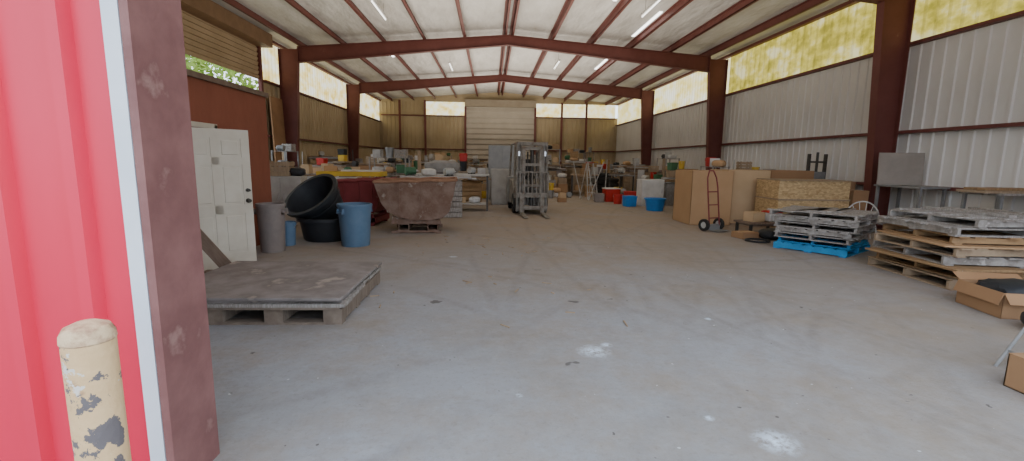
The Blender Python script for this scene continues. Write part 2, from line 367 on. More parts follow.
def girt(lo,hi,lab,grp):
    tag(B().b2(lo,hi).obj('wall_girt',steel),lab,'wall beam',grp)
for z in (1.05,2.3,4.3):
    girt((XR-.19,YF+.3,z),(XR-.03,YB-.1,z+.07),'horizontal dark red girt along the pale wall','pale wall girts')
    for a,c in ((18.2,YB-.1),(YF+.3,12.0)):
        girt((XL+.03,a,z),(XL+.19,c,z+.07),'horizontal dark red girt along the shaded wall','tan wall girts')
for z in (2.3,4.8):
    girt((XL+.2,YB-.22,z),(DX0-.16,YB-.04,z+.08),'dark red girt on the end wall','end wall girts')
    girt((DX1+.16,YB-.22,z),(XR-.2,YB-.04,z+.08),'dark red girt on the end wall','end wall girts')
for x in (-5.0,-6.9,5.4,7.3):
    tag(B().b2((x-.08,YB-.3,0),(x+.08,YB-.23,5.95)).obj('steel_post',steel),'dark red steel post on the end wall','steel column','end wall posts')
z=ZE-.14
girt((XR-.19,YF+.3,z),(XR-.03,YB-.1,z+.1),'dark red eave strut above glowing panels','pale wall girts')
girt((XL+.03,18.2,z),(XL+.19,YB-.1,z+.1),'dark red eave strut above glowing panels','tan wall girts')
n=10
for x,y0,y1 in ((3.75,11.5,15),(5.4,15.5,18.5),(7.0,10.5,13),(-1.1,12,14.2),(-4.6,20.5,23),(5.4,22,25)):
    w=.05
    b=B(); b.prism([(x-w,zroof(x-w)-.012),(x+w,zroof(x+w)-.012),(x+w,zroof(x+w)-.002),(x-w,zroof(x-w)-.002)],'y',y0,y1)
    struct(b.obj('window_%d'%n,skylm)); n+=1
tubem=emis('lit_fluorescent_tube',[(.3,(1,.97,.9)),(.7,(1,1,.95))],1,(1,1,1),4)
def shoplight(x,y):
    t=thing('fluorescent_light','slim fluorescent strip light hanging below the roof','ceiling light',(x,y,zroof(x)-.40),0,'ceiling strip lights')
    B().b2((-.05,-.9,0),(.05,.9,.06)).obj('housing',whitep,t)
    B().cyl((0,-.88,-.02),(0,.88,-.02),.016,seg=8).obj('tube',tubem,t)
    for s in (-.6,.6): B().cyl((0,s,.06),(0,s,.39),.005,seg=5).obj('hanger',darkm,t)
for x,y in ((4.6,14),(-3.4,15),(3.1,23),(-2.0,24)): shoplight(x,y)
# ---- office
OX=-4.1
ow=B(); ow.b2((OX-.08,2.6,0),(OX,6.30,2.62)); ow.b2((OX-.08,7.2,0),(OX,8.9,2.62)); ow.b2((OX-.08,6.30,2.0),(OX,7.2,2.62))
struct(ow.obj('wall_office',redply))
struct(B().b2((XL+.2,8.82,0),(OX-.08,8.9,2.62)).obj('wall_office_end',redply))
struct(B().b2((XL+.2,2.6,2.62),(OX+.04,8.94,2.70)).obj('trim_6',woodd))
struct(B().b2((OX,6.24,0),(OX+.03,6.31,2.0)).b2((OX,7.19,0),(OX+.03,7.26,2.0)).b2((OX,6.24,1.95),(OX+.03,7.26,2.02)).obj('trim_7',doorw))
struct(B().b2((XL+.2,2.6,0),(OX-.08,2.68,2.62)).obj('wall_office_front',wallr))
d=thing('panel_door','cream six-panel door standing ajar against red wall','door',(-4.03,6.22,.0),math.atan2(.66,.58))
W=.88;H=1.92
b=B(); T=.02
b.b2((0,-T,0),(.11,T,H)); b.b2((W-.11,-T,0),(W,T,H)); b.b2((W/2-.05,-T,.2),(W/2+.05,T,H-.12))
rows=[(0,.2),(.76,.88),(1.44,1.54),(H-.12,H)]
for a,c in rows: b.b2((.11,-T,a),(W-.11,T,c))
b.b2((.1,-.012,.1),(W-.1,.012,H-.1))
b.obj('door_leaf',doorw,d)
for (a,c) in ((.2,.76),(.88,1.44),(1.54,H-.12)):
    for (u0,u1) in ((.11,W/2-.05),(W/2+.05,W-.11)):
        B().box(((u0+u1)/2,-.014,(a+c)/2),(u1-u0-.07,.012,c-a-.07)).obj('raised_panel',doorw,d,bevel=.005)
def knob(z,r,n):
    kb=B(); kb.cyl((W-.06,-.02,z),(W-.06,-.032,z),r*1.1,seg=16); kb.cyl((W-.06,-.032,z),(W-.06,-.055,z),r*.45,seg=12); kb.cyl((W-.06,-.055,z),(W-.06,-.085,z),r,r*.8,seg=16)
    kb.obj(n,darkm,d)
knob(.93,.03,'door_knob'); knob(1.08,.024,'deadbolt')
for z in (.25,1.0,1.75): B().cyl((0,-.022,z-.04),(0,-.022,z+.04),.01).obj('hinge',brass,d)
tag(B().box((0,0,.48),(.14,.03,.96)).obj('grey_plank',woodd,None,(-3.22,5.93,.015),(0,math.radians(-34),math.radians(20))),'dark weathered plank leaning on the cream door','plank')
# ------------------------------------------------------------ bollard
bo=thing('bollard','cream painted steel pipe bollard with peeling paint','bollard',(-1.44,1.66,0))
B().lathe([(.078,0),(.078,.89)]).obj('post',bollm,bo)
B().lathe([(.078,.89),(.081,.895),(.079,.92),(.066,.945),(.033,.96),(0,.964)]).obj('cap',bollc,bo)
# ------------------------------------------------------------ pallets
def pallet(name,label,loc,rz,w=1.2,d=1.2,mat=woodg,h=.14,group=None,n=7,tilt=0,seed=0,jit=.02,turn=False):
    r=random.Random(seed*13+5)
    if turn: w,d=d,w; rz=rz+PI/2
    t=thing(name,label,'pallet',loc,rz,group)
    b=B()
    for i in range(n):
        y=-d/2+ (i+.5)*d/n; b.box((r.uniform(-jit,jit),y,h-.009),(w+r.uniform(-jit,jit)*2,d/n*r.uniform(.62,.82),.018),rot=(0,0,r.uniform(-.015,.015)))
    b.obj('top_deck',mat,t)
    for x in (-w/2+.04,0,w/2-.04): B().box((x,0,h/2),(.04,d,h-.036)).obj('stringer',mat,t)
    for y in (-d/2+.06,0,d/2-.06): B().box((0,y,.009),(w,.1,.018)).obj('bottom_board',mat,t)
    return t
def sheet(name,label,cat,loc,rz,w,d,h,mat,group=None,rot=None):
    o=B().box((0,0,h/2),(w,d,h)).obj(name,mat,None,loc,rot or (0,0,rz),bevel=.004); return tag(o,label,cat,group)
px0,px1,py0,py1=-3.15,-1.38,4.22,5.82
pc=((px0+px1)/2,(py0+py1)/2)
t=thing('timber_skid','chunky stained timber skid under dirty plywood sheets','pallet',(pc[0],pc[1],0))
for x in (-.79,-.30,.25,.79): B().b2((x-.085,-.76,.022),(x+.085,.77,.15)).obj('stringer',timb,t)
for y in (-.70,-.2,.2,.70): B().b2((-.875,y-.06,0),(.875,y+.06,.022)).obj('bottom_board',timb,t)
for i in range(8):
    y=-.70+i*.2; B().b2((-.87+rnd.uniform(0,.03),y-.08,.15),(.87-rnd.uniform(0,.04),y+.08,.174)).obj('deck_board',timb,t)
for i in range(6):
    y=-.66+i*.265; o=B().box((rnd.uniform(-.02,.02),0,.016),(1.78+rnd.uniform(-.03,.04),.25,.032)).obj('worn_plank',woodg,None,(pc[0],pc[1]+y,.1745),(0,0,rnd.uniform(-.01,.01))); tag(o,'worn grey plank laid over a timber skid','plank','worn planks on timber skid')
sheet('plywood_sheet','dirty grey plywood sheet on a timber skid','plywood',(pc[0]-.03,pc[1]+.01,.208),.03,1.76,1.52,.03,plytop,'plywood sheets on timber skid')
sheet('plywood_sheet','dirty grey plywood sheet on a timber skid','plywood',(pc[0]-.01,pc[1]+.01,.239),-.012,1.80,1.58,.026,plytop,'plywood sheets on timber skid')
tag(B().box((0,0,.05),(.12,1.9,.1)).obj('timber_beam',woodd,None,(px0+.45,py1+.16,0),(0,0,PI/2)),'dark timber beam lying behind the timber skid','timber')
# ------------------------------------------------------------ bins and tubs
def trashcan(name,label,loc,r,h,mat,lid=None,rz=0):
    t=thing(name,label,'trash can',loc,rz)
    B().lathe([(0,.0),(r*.80,0),(r*.82,.02),(r*.95,h*.93),(r*1.0,h*.93),(r*1.02,h*.97),(r*1.0,h),(r*.93,h),(r*.78,.04),(0,.04)],32).obj('body',mat,t)
    for s in (-1,1):
        B().box((s*r*1.0,0,h*.8),(.05,.16,.03)).box((s*r*.97,-.07,h*.84),(.05,.02,.09)).box((s*r*.97,.07,h*.84),(.05,.02,.09)).obj('handle',mat,t)
    return t
trashcan('trash_can','round slate blue plastic trash can on concrete',(-2.43,8.40,0),.30,.75,bluep,rz=.9)
trashcan('trash_can','slim grey brown plastic trash bin by the door',(-3.62,7.80,0),.225,.80,greyp)
def bucket(label,loc,mat,r=.15,h=.36,rz=0,group=None):
    t=thing('bucket',label,'bucket',loc,rz,group)
    B().lathe([(0,0),(r*.86,0),(r,h*.86),(r*1.06,h*.86),(r*1.06,h),(r*.96,h),(r*.82,.02),(0,.02)],20).obj('body',mat,t)
    B().tube([(r*1.05*math.cos(a),-r*.61*math.sin(a),h*.85-r*.7*math.sin(a)) for a in [PI*i/8 for i in range(9)]],.005,6).obj('handle',chrome,t)
    return t
bucket('small blue plastic bucket beside grey bin',(-3.60,8.36,0),bluep,.13,.42)
tb=thing('plastic_tub','large black round plastic tub on concrete','tub',(-3.14,9.0,0))
B().lathe([(0,0),(.38,0),(.42,.04),(.48,.38),(.53,.38),(.53,.44),(.47,.44),(.38,.05),(0,.05)],36).obj('body',blackp,tb)
tb=thing('plastic_tub','large black round plastic tub nested tilted on another tub','tub',(-3.36,9.22,.66))
tb.rotation_euler=(math.radians(40),math.radians(-14),math.radians(-15))
B().lathe([(0,-.28),(.36,-.28),(.40,-.24),(.50,.22),(.56,.22),(.56,.28),(.49,.28),(.36,-.22),(0,-.22)],40).obj('body',blackp,tb)
B().lathe([(.483,.05),(.492,.05),(.492,.08),(.483,.08)],40,close=True).obj('rib',blackp,tb)
# ------------------------------------------------------------ dump hoppers
def hopper(label,loc,rz,mat,inner,w=1.72,zr=1.10,dl=1.15,lip=None,bx=.48):
    t=thing('dump_hopper',label,'hopper',loc,rz)
    h=w/2
    P=[(-h,zr-.02),(-h*.97,zr-.14),(-h*.84,zr*.58),(-h*.68,zr*.42),(-h*.45,zr*.32),(-h*.1,zr*.265),(h*.35,zr*.26),(h*.66,zr*.30),(h*.82,zr*.42),(h*.93,zr*.74),(h,zr+.03)]
    y0,y1=-dl/2,dl/2
    B().prism(P,'y',y0,y0+.012).obj('end_plate',mat,t)
    B().prism(P,'y',y1-.012,y1).obj('end_plate',mat,t)
    def skin(k,ya,yb):
        b=B(); prev=None
        for (x,z) in P:
            xx=x*(1-k/h); zz=z+k
            vs=[b.bm.verts.new((xx,yy,zz)) for yy in (ya,yb)]
            if prev: b.bm.faces.new((prev[0],vs[0],vs[1],prev[1]))
            prev=vs
        return b
    skin(0,y0+.012,y1-.012).obj('bin_skin',mat,t)
    skin(.015,y0+.013,y1-.013).obj('bin_lining',inner,t)
    L_=P[0];R_=P[-1]
    def zt(x): return L_[1]+(R_[1]-L_[1])*(x+h)/(2*h)
    rb=B()
    for yy in (y0,y1):
        pts=[(-h+2*h*i/6,yy,zt(-h+2*h*i/6)+(.0 if i in (0,6) else (-.012 if i%2 else .008))) for i in range(7)]
        rb.tube(pts,.032,8)
    rb.cyl((L_[0],y0,L_[1]),(L_[0],y1,L_[1]),.03,seg=8).cyl((R_[0],y0,R_[1]),(R_[0],y1,R_[1]),.03,seg=8)
    rb.obj('rim',lip or mat,t)
    for x in (-h*.42,h*.12,h*.62):
        zb=zr*.36 if x<0 else zr*.34
        B().b2((x-.025,y0-.022,zb),(x+.025,y0,zt(x)-.03)).obj('stiffener',mat,t)
    for s in (-1,1):
        bb=B(); x=s*.30+.04
        bb.b2((x-.11,y0+.05,.06),(x+.11,y1-.05,.078)); bb.b2((x-.11,y0+.05,.19),(x+.11,y1-.05,.208)); bb.b2((x-.11,y0+.05,.06),(x-.095,y1-.05,.208)); bb.b2((x+.095,y0+.05,.06),(x+.11,y1-.05,.208))
        bb.obj('fork_pocket',mat,t)
    for yy in (y0+.06,y1-.10):
        B().prism([(-bx,.205),(bx,.205),(bx*.95,zr*.27),(bx*.3,zr*.25),(-bx*.5,zr*.28),(-bx*.95,zr*.34)],'y',yy,yy+.03).obj('rocker_plate',mat,t)
        B().b2((-bx,yy-.02,.02),(bx,yy+.05,.06)).obj('base_rail',mat,t)
    for sx in (-bx+.06,bx-.06):
        for yy in (y0+.05,y1-.11): B().b2((sx-.06,yy,0),(sx+.06,yy+.08,.02)).obj('foot',mat,t)
    return t
hopper('rusty brown steel self-dumping hopper with fork pockets',(-1.60,10.30,0),.08,rust,rustin,w=1.68,lip=rustlip,bx=.52)
hopper('dark maroon steel dump hopper behind trash can',(-3.05,11.35,0),-.1,maroon,rustin,1.25,1.04,1.1,bx=.4)
# ------------------------------------------------------------ forklift
fk=thing('forklift','worn grey forklift with raised mast and lowered forks','forklift',(1.18,13.55,0),0.06)
bb=B()
for s in (-1,1):
    x=s*.38
    bb.b2((x-.07,-.10,.08),(x-.03,.06,2.08)); bb.b2((x+.03,-.10,.08),(x+.07,.06,2.08)); bb.b2((x-.05,-.02,.08),(x+.05,.0,2.08))
bb.b2((-.44,-.08,1.98),(.44,.05,2.08)); bb.b2((-.41,0,1.15),(.41,.05,1.23)); bb.b2((-.41,0,.12),(.41,.05,.24))
bb.obj('mast',forkm,fk,bevel=.004)
bb=B()
for s in (-1,1): bb.b2((s*.25-.05,-.12,.12),(s*.25+.05,-.04,1.95))
bb.b2((-.27,-.1,1.85),(.27,-.04,1.95)); bb.b2((-.27,-.1,1.4),(.27,-.04,1.48)); bb.b2((-.27,-.1,.8),(.27,-.04,.88)); bb.obj('inner_mast',forkm,fk)
B().cyl((0,-.02,.2),(0,-.02,1.85),.055,seg=12).cyl((.13,-.05,.3),(.13,-.05,1.8),.022,seg=6).cyl((-.13,-.05,.3),(-.13,-.05,1.8),.022,seg=6).obj('lift_cylinder',darkm,fk)
B().b2((-.46,-.18,.16),(.46,-.14,.26)).b2((-.46,-.18,.50),(.46,-.14,.60)).obj('carriage',forkm,fk)
lb=B(); lb.b2((-.48,-.2,.6),(-.44,-.16,1.25)); lb.b2((.44,-.2,.6),(.48,-.16,1.25)); lb.b2((-.48,-.2,1.21),(.48,-.16,1.25)); lb.b2((-.48,-.2,.6),(.48,-.16,.64))
for i in range(1,8): lb.b2((-.48+i*.12-.015,-.19,.62),(-.48+i*.12+.015,-.17,1.23))
lb.obj('load_backrest',forkm,fk)
for s in (-1,1):
    f=B(); f.b2((s*.30-.06,-.22,.04),(s*.30+.06,-.18,.62)); f.prism([(-.2,.03),(-1.2,.03),(-1.2,.042),(-.3,.08),(-.2,.08)],'x',s*.30-.06,s*.30+.06); f.obj('fork',forkm,fk)
body=B(); body.prism([(.1,.25),(.1,.75),(.55,.85),(.75,.95),(1.9,1.0),(2.1,.85),(2.1,.25)],'x',-.5,.5); body.obj('chassis',forkm,fk,bevel=.02)
B().prism([(1.5,.2),(1.5,1.05),(2.0,1.05),(2.25,.8),(2.25,.2)],'x',-.52,.52).obj('counterweight',greym,fk,bevel=.03)
B().b2((-.25,.95,.98),(.25,1.35,1.1)).box((0,1.42,1.35),(.46,.1,.5),rot=(-.12,0,0)).obj('seat',blackp,fk,bevel=.03)
og=B()
for s in (-1,1):
    og.tube([(s*.47,.25,.8),(s*.43,.5,2.05)],.03); og.tube([(s*.47,1.7,1.0),(s*.43,1.55,2.05)],.03); og.tube([(s*.43,.5,2.05),(s*.43,1.55,2.05)],.03)
for i in range(7): og.tube([(-.43,.5+i*.175,2.05),(.43,.5+i*.175,2.05)],.018,6)
og.obj('overhead_guard',forkm,fk)
B().cyl((0,.5,.95),(0,.65,1.2),.015).lathe([(.15,-.012),(.165,0),(.15,.012),(.14,0)],20,(0,.66,1.22),close=True).obj('steering_wheel',blackp,fk)
def wheel(par,x,y,r,w,name='wheel'):
    b=B(); prof=[(r*.55,-w/2),(r*.92,-w/2),(r,-w*.35),(r,w*.35),(r*.92,w/2),(r*.55,w/2)]
    b.lathe(prof,24,close=True); o=b.obj(name,rubber,par,(x,y,r),(0,PI/2,0))
    h=B(); h.lathe([(0,-w*.3),(r*.2,-w*.35),(r*.55,-w*.25),(r*.55,w*.25),(r*.2,w*.35),(0,w*.3)],20); h.obj('hub',lightm,o)
for s in (-1,1):
    wheel(fk,s*.42,.35,.30,.18); wheel(fk,s*.42,1.75,.22,.16)
for s in (-1,1): B().cyl((s*.38,.06,1.75),(s*.38,-.06,1.75),.06,.07,seg=14).obj('headlight',chrome,fk)
# ------------------------------------------------------------ generic items
def cbox(label,loc,s,mat=card,rz=0,opn=False,group=None,name='cardboard_box'):
    t=thing(name,label,'box',loc,rz,group); w,d,h=s
    b=B(); k=.008
    b.b2((-w/2,-d/2,0),(w/2,d/2,k)); 
    b.b2((-w/2,-d/2,0),(-w/2+k,d/2,h)); b.b2((w/2-k,-d/2,0),(w/2,d/2,h)); b.b2((-w/2,-d/2,0),(w/2,-d/2+k,h)); b.b2((-w/2,d/2-k,0),(w/2,d/2,h))
    b.obj('body',mat,t)
    if opn:
        f=d*.22
        for (c,sz,ro) in (((-w/2-f*.16,0,h-f*.47),(f,d,.006),(0,-1.25,0)),((w/2+f*.33,0,h-f*.33),(f,d,.006),(0,.75,0)),((0,-d/2-f*.30,h-f*.37),(w,f,.006),(.85,0,0)),((0,d/2+f*.38,h+f*.25),(w,f,.006),(.5,0,0))):
            B().box(c,sz,rot=ro).obj('flap',mat,t)
    else:
        B().b2((-w/2,-d/2,h-.001),(w/2,-.004,h+.006)).obj('flap',mat,t); B().b2((-w/2,.004,h-.001),(w/2,d/2,h+.006)).obj('flap',mat,t)
        B().b2((-w/2-.002,-.03,h+.006),(w/2+.002,.03,h+.008)).obj('tape',cardl,t)
    return t
def crate(label,loc,s,mat=woodl,rz=0,name='wooden_crate'):
    t=thing(name,label,'crate',loc,rz); w,d,h=s; n=max(3,int(h/.14)); b=B()
    for i in range(n):
        z=(i+.5)*h/n; q=h/n*.85
        for yy in (-d/2,d/2): b.box((0,yy,z),(w,.02,q))
        for xx in (-w/2,w/2): b.box((xx,0,z),(.02,d-.03,q))
    b.box((0,0,.012),(w-.02,d-.02,.02)); b.obj('slats',mat,t)
    for sx in (-1,1):
        for sy in (-1,1): B().b2((sx*(w/2-.035)-.02,sy*(d/2-.035)-.02,0),(sx*(w/2-.035)+.02,sy*(d/2-.035)+.02,h+.01)).obj('corner_post',mat,t)
    return t
def table(label,loc,s,top,leg,rz=0,name='work_table',th=.04):
    t=thing(name,label,'table',loc,rz); w,d,h=s
    B().b2((-w/2,-d/2,h-th),(w/2,d/2,h)).obj('table_top',top,t)
    for sx in (-1,1):
        for sy in (-1,1): B().b2((sx*(w/2-.06)-.025,sy*(d/2-.06)-.025,0),(sx*(w/2-.06)+.025,sy*(d/2-.06)+.025,h-th)).obj('leg',leg,t)
    B().b2((-w/2+.06,-d/2+.04,.2),(w/2-.06,d/2-.04,.22)).obj('lower_shelf',top,t)
    return t
def tote(label,loc,s,mat,rz=0,lid=None):
    t=thing('storage_tote',label,'storage tub',loc,rz); w,d,h=s; b=B()
    b.box((0,0,h/2),(w*.9,d*.9,h),taper=1.1); b.obj('body',mat,t,bevel=.02)
    B().box((0,0,h+.012),(w*1.03,d*1.03,.03)).box((0,0,h+.03),(w*.85,d*.85,.02)).obj('lid',lid or mat,t,bevel=.008)
    for sx in (-1,1): B().box((sx*w*.5,0,h*.82),(.03,d*.35,.04)).obj('handle',mat,t)
    return t
def drum(label,loc,mat,rz=0):
    t=thing('steel_drum',label,'drum',loc,rz)
    B().lathe([(0,0),(.28,0),(.29,.01),(.28,.02),(.28,.28),(.295,.295),(.28,.31),(.28,.57),(.295,.585),(.28,.6),(.28,.86),(.29,.87),(.28,.88),(.27,.865),(0,.865)],24).obj('body',mat,t)
    B().cyl((.15,0,.865),(.15,0,.88),.03).obj('bung',darkm,t)
    return t
def tire(label,loc,r=.33,w=.2):
    t=thing('tire',label,'tire',loc)
    B().lathe([(r*.55,0),(r*.8,-.0),(r*.97,.03),(r,w*.3),(r,w*.7),(r*.97,w-.03),(r*.8,w),(r*.55,w),(r*.52,w*.8),(r*.6,w*.5),(r*.52,w*.2)],24,close=True).obj('casing',rubber,t)
    return t
def cabinet(label,loc,s,mat,rz=0,name='metal_cabinet',doors=2):
    t=thing(name,label,'cabinet',loc,rz); w,d,h=s
    B().b2((-w/2,-d/2,.06),(w/2,d/2,h)).b2((-w/2+.03,-d/2+.03,0),(w/2-.03,d/2-.03,.07)).obj('body',mat,t,bevel=.006)
    for i in range(doors):
        x0=-w/2+.02+i*(w-.04)/doors; x1=x0+(w-.04)/doors-.008
        dd=B().b2((x0,-d/2-.02,.1),(x1,-d/2-.002,h-.04)).obj('door',mat,t,bevel=.004)
        hx=x1-.06 if i==0 else x0+.06
        B().b2((hx-.01,-d/2-.05,h*.5),(hx+.01,-d/2-.021,h*.5+.14)).obj('handle',chrome,dd)
    return t
def rack(label,loc,s,rz=0,n=3,mat=greym):
    t=thing('shelving_unit',label,'shelf',loc,rz); w,d,h=s
    for sx in (-1,1):
        for sy in (-1,1): B().b2((sx*(w/2-.02)-.02,sy*(d/2-.02)-.02,0),(sx*(w/2-.02)+.02,sy*(d/2-.02)+.02,h)).obj('post',mat,t)
    for i in range(n):
        z=.12+i*(h-.14)/(n-1); B().b2((-w/2,-d/2,z-.015),(w/2,d/2,z)).obj('shelf',mat,t)
    return t,[.12+i*(h-.14)/(n-1) for i in range(n)]
def motor(label,loc,mat,rz=0,k=1):
    t=thing('electric_motor',label,'motor',loc,rz)
    b=B(); b.cyl((-.2*k,0,.18*k),(.2*k,0,.18*k),.14*k,seg=20)
    for i in range(8):
        x=-.16*k+i*.045*k; b.cyl((x,0,.18*k),(x+.012*k,0,.18*k),.155*k,seg=20)
    b.obj('housing',mat,t); B().cyl((.2*k,0,.18*k),(.32*k,0,.18*k),.02*k).obj('shaft',chrome,t)
    B().b2((-.16*k,-.12*k,0),(.16*k,.12*k,.03*k)).b2((-.12*k,-.1*k,.03*k),(-.08*k,.1*k,.1*k)).b2((.08*k,-.1*k,.03*k),(.12*k,.1*k,.1*k)).obj('base',darkm,t)
    return t
def sack(label,loc,mat,rz=0,s=(.6,.4,.2)):
    b=B(); bm=b.bm; bmesh.ops.create_icosphere(bm,subdivisions=3,radius=1)
    r=random.Random(int(loc[0]*100)+int(loc[1]*10))
    for v in bm.verts:
        x,y,z=v.co; sx=math.copysign(abs(x)**.6,x); sy=math.copysign(abs(y)**.6,y); sz=math.copysign(abs(z)**.75,z)
        n=r.uniform(-.04,.04)
        v.co=Vector((sx*s[0]/2*(1+n),sy*s[1]/2*(1+n),max(0,(sz*.5+.5)*s[2]*(1+n))))
    o=b.obj('sack',mat,None,loc,(0,0,rz)); return tag(o,label,'bag')
def lumber(label,loc,L,rz,mat=woodl,sec=(.14,.04)):
    return tag(B().box((0,0,sec[1]/2),(L,sec[0],sec[1])).obj('lumber_board',mat,None,loc,(0,0,rz)),label,'board')
# ------------------------------------------------------------ right side objects
cbox('tall brown bulk cardboard box beside hand truck',(5.55,12.0,0.0),(1.05,1.1,1.36),card,0)
cbox('tall brown bulk cardboard box standing on concrete',(6.72,12.40,0.0),(1.1,1.1,1.38),cardl,-.03)
cbox('wide brown cardboard box against strand board crate',(8.0,12.6,0.0),(1.2,1.0,1.38),cardd,.03)
oc=thing('strand_board_crate','yellowish strand board crate with pine battens','crate',(7.58,11.05,0),-.03)
B().b2((-.84,-.5,.12),(.84,.5,.72)).obj('lower_panel',osb,oc); B().b2((-.84,-.48,.745),(.84,.5,1.17)).obj('upper_panel',osb,oc)
B().b2((-.85,-.52,.715),(.85,.52,.75)).obj('batten',woodl,oc); B().b2((-.85,-.52,1.17),(.85,.52,1.19)).obj('top_board',woodl,oc)
for x in (-.75,0,.75): B().b2((x-.05,-.5,0),(x+.05,.5,.12)).obj('skid',woodl,oc)
cbox('brown cardboard box next to strand board crate',(8.93,11.75,0),(.5,.8,1.14),cardd,0)
cbox('small brown box with dark top beside crate',(8.72,10.85,0),(.40,.5,.95),cardd,.05)
ht=thing('hand_truck','red two-wheeled hand truck leaning on bulk box','hand truck',(5.18,10.45,0),.45)
b=B()
for s in (-1,1): b.tube([(s*.17,-.0,.12),(s*.17,.12,1.0),(s*.15,.16,1.22),(s*.07,.19,1.38)],.016,10)
b.tube([(-.07,.19,1.38),(.07,.19,1.38)],.016)
b.obj('frame',maroon,ht)
for z in (.3,.6,.9): B().tube([(-.17,.0+.13*(z-.12),z),(.17,.0+.13*(z-.12),z)],.013).obj('crossbar',maroon,ht)
B().box((0,-.13,.03),(.38,.26,.012)).box((0,0,.09),(.38,.012,.13)).obj('toe_plate',greym,ht)
for s in (-1,1): wheel(ht,s*.25,.08,.14,.07)
B().cyl((-.25,.08,.14),(.25,.08,.14),.012).obj('axle',chrome,ht)
table('low dark wooden bench holding small boxes',(6.05,10.1,0),(.9,.6,.28),woodd,darkm,.1,'low_bench')
cbox('small cardboard box on low bench',(5.9,10.1,.28),(.34,.28,.2),cardl,.3)
tote('white lidded tub on low bench',(6.3,10.1,.28),(.3,.3,.2),whitep,.1,redpl)
cbox('flat brown carton on the floor by blue pallet',(5.40,9.5,0),(.42,.36,.12),cardd,.2)
sack('black plastic bag crumpled by the low bench',(5.90,9.35,0),blackp,.4,(.6,.4,.22))
motor('small dark motor on the floor by low bench',(6.5,9.5,0),darkm,.7,.9)
tag(B().tube([(5.35+.22*math.cos(a)*(1+.05*math.sin(3*a)),8.95+.22*math.sin(a),.02+.008*a/6) for a in [i*.4 for i in range(48)]],.012,6).obj('hose_coil',blackp),'black rubber hose coiled on concrete','hose')
A0=(6.15,8.25); rz=math.radians(-55)
pallet('wooden_pallet','bright blue painted pallet at bottom of stack',(A0[0],A0[1],0),rz+PI/2,1.25,1.18,woodb,.13,'pallet stack with blue base')
pallet('wooden_pallet','bright blue painted pallet at bottom of stack',(A0[0]+.05,A0[1]+.04,.13),rz+.05,1.16,1.16,woodb,.09,'pallet stack with blue base')
z=.22
for i in range(5):
    pallet('wooden_pallet','grey weathered wooden pallet in low stack',(A0[0]+rnd.uniform(-.06,.08),A0[1]+rnd.uniform(-.06,.06),z),rz+(PI/2 if i%2 else 0)+rnd.uniform(-.1,.1),1.20+.05*i,1.13+.06*i,woodg,.10,'pallet stack with blue base',seed=i,jit=.05)
    z+=.10
for i in range(6):
    lumber('loose grey board lying on top of low pallet stack',(A0[0]-.4+.16*i,A0[1]+rnd.uniform(-.1,.1),z),rnd.uniform(.8,1.2),rz+rnd.uniform(-.15,.15)+PI/2,woodg,(.14,.02))
z=0
Bc=(6.85,6.1)
BG='large pallet stack'
def bp(m,lab,w,d,h,n,i,rot,dx=0,dy=0,turn=True):
    global z
    pallet('wooden_pallet',lab,(Bc[0]+dx,Bc[1]+dy,z),rot-.1,w,d,m,h,BG,n=n,seed=i,jit=.04,turn=turn); z+=h
bp(woodl,'worn brown wooden pallet in large stack',1.95,1.5,.13,8,9,0)
bp(woodo,'worn orange brown wooden pallet in large stack',1.85,1.4,.13,8,10,.08,.05,.02)
sheet('particle_board_sheet','tan particle board sheet inside pallet stack','board',(Bc[0]-.06,Bc[1]-.03,z),-.04,2.0,1.5,.03,woodo,'boards in large stack'); z+=.031
bp(woodg,'grey weathered wooden pallet in large stack',1.85,1.45,.13,8,11,-.06,.0,.05)
bp(woodl,'worn brown wooden pallet in large stack',1.9,1.35,.12,9,12,.07,-.04,.0)
sheet('particle_board_sheet','tan cardboard sheet hanging over pallet stack','board',(Bc[0]-.02,Bc[1]-.08,z),-.2,1.95,1.4,.02,card,'boards in large stack'); z+=.021
bp(woodo,'worn orange brown wooden pallet in large stack',1.8,1.35,.11,9,13,-.05,.06,.04)
bp(woodg,'pale grey weathered pallet on top of large stack',1.9,1.4,.11,11,20,.0,.05,.06,False)
bp(woodg,'pale grey weathered pallet on top of large stack',1.75,1.35,.11,12,21,.12,.14,.1)
for i in range(10):
    lumber('loose grey slat lying across top of pallet stack',(Bc[0]+.1+rnd.uniform(-.25,.2),Bc[1]-.5+.13*i,z+.0),rnd.uniform(.9,1.7),rnd.uniform(-.16,.10),woodg,(.09,.018))
z+=.02
for i in range(3):
    lumber('loose grey slat lying across top of pallet stack',(Bc[0]+.3*i-.2,Bc[1]+.1,z),1.2,PI/2-.1+rnd.uniform(-.15,.15),woodg,(.10,.03))
z=0
for i in range(5):
    pallet('wooden_pallet','brown wooden pallet stacked near the pale wall',(8.75+rnd.uniform(-.04,.04),6.6,z),.02*i,1.2,1.3,(woodo,woodl,woodg,woodl,woodg)[i],.14,'wall side pallet stack',seed=30+i); z+=.14
cbox('open brown cardboard box filled with dark bags',(5.66,4.62,0),(.66,.60,.27),cardd,-.2,True)
sack('shiny black plastic bag slumped in open box',(5.66,4.62,.03),blackp,-.2,(.56,.50,.32))
sack('black plastic bag on concrete beside open box',(5.30,4.02,0),blackp,1.0,(.38,.30,.18))
cbox('brown cardboard box lying on concrete by the entrance',(3.83,2.78,0),(.28,.40,.24),cardd,.0)
fc=thing('folding_chair','grey metal folding chair standing by the entrance','chair',(4.36,3.07,0),-PI/2)
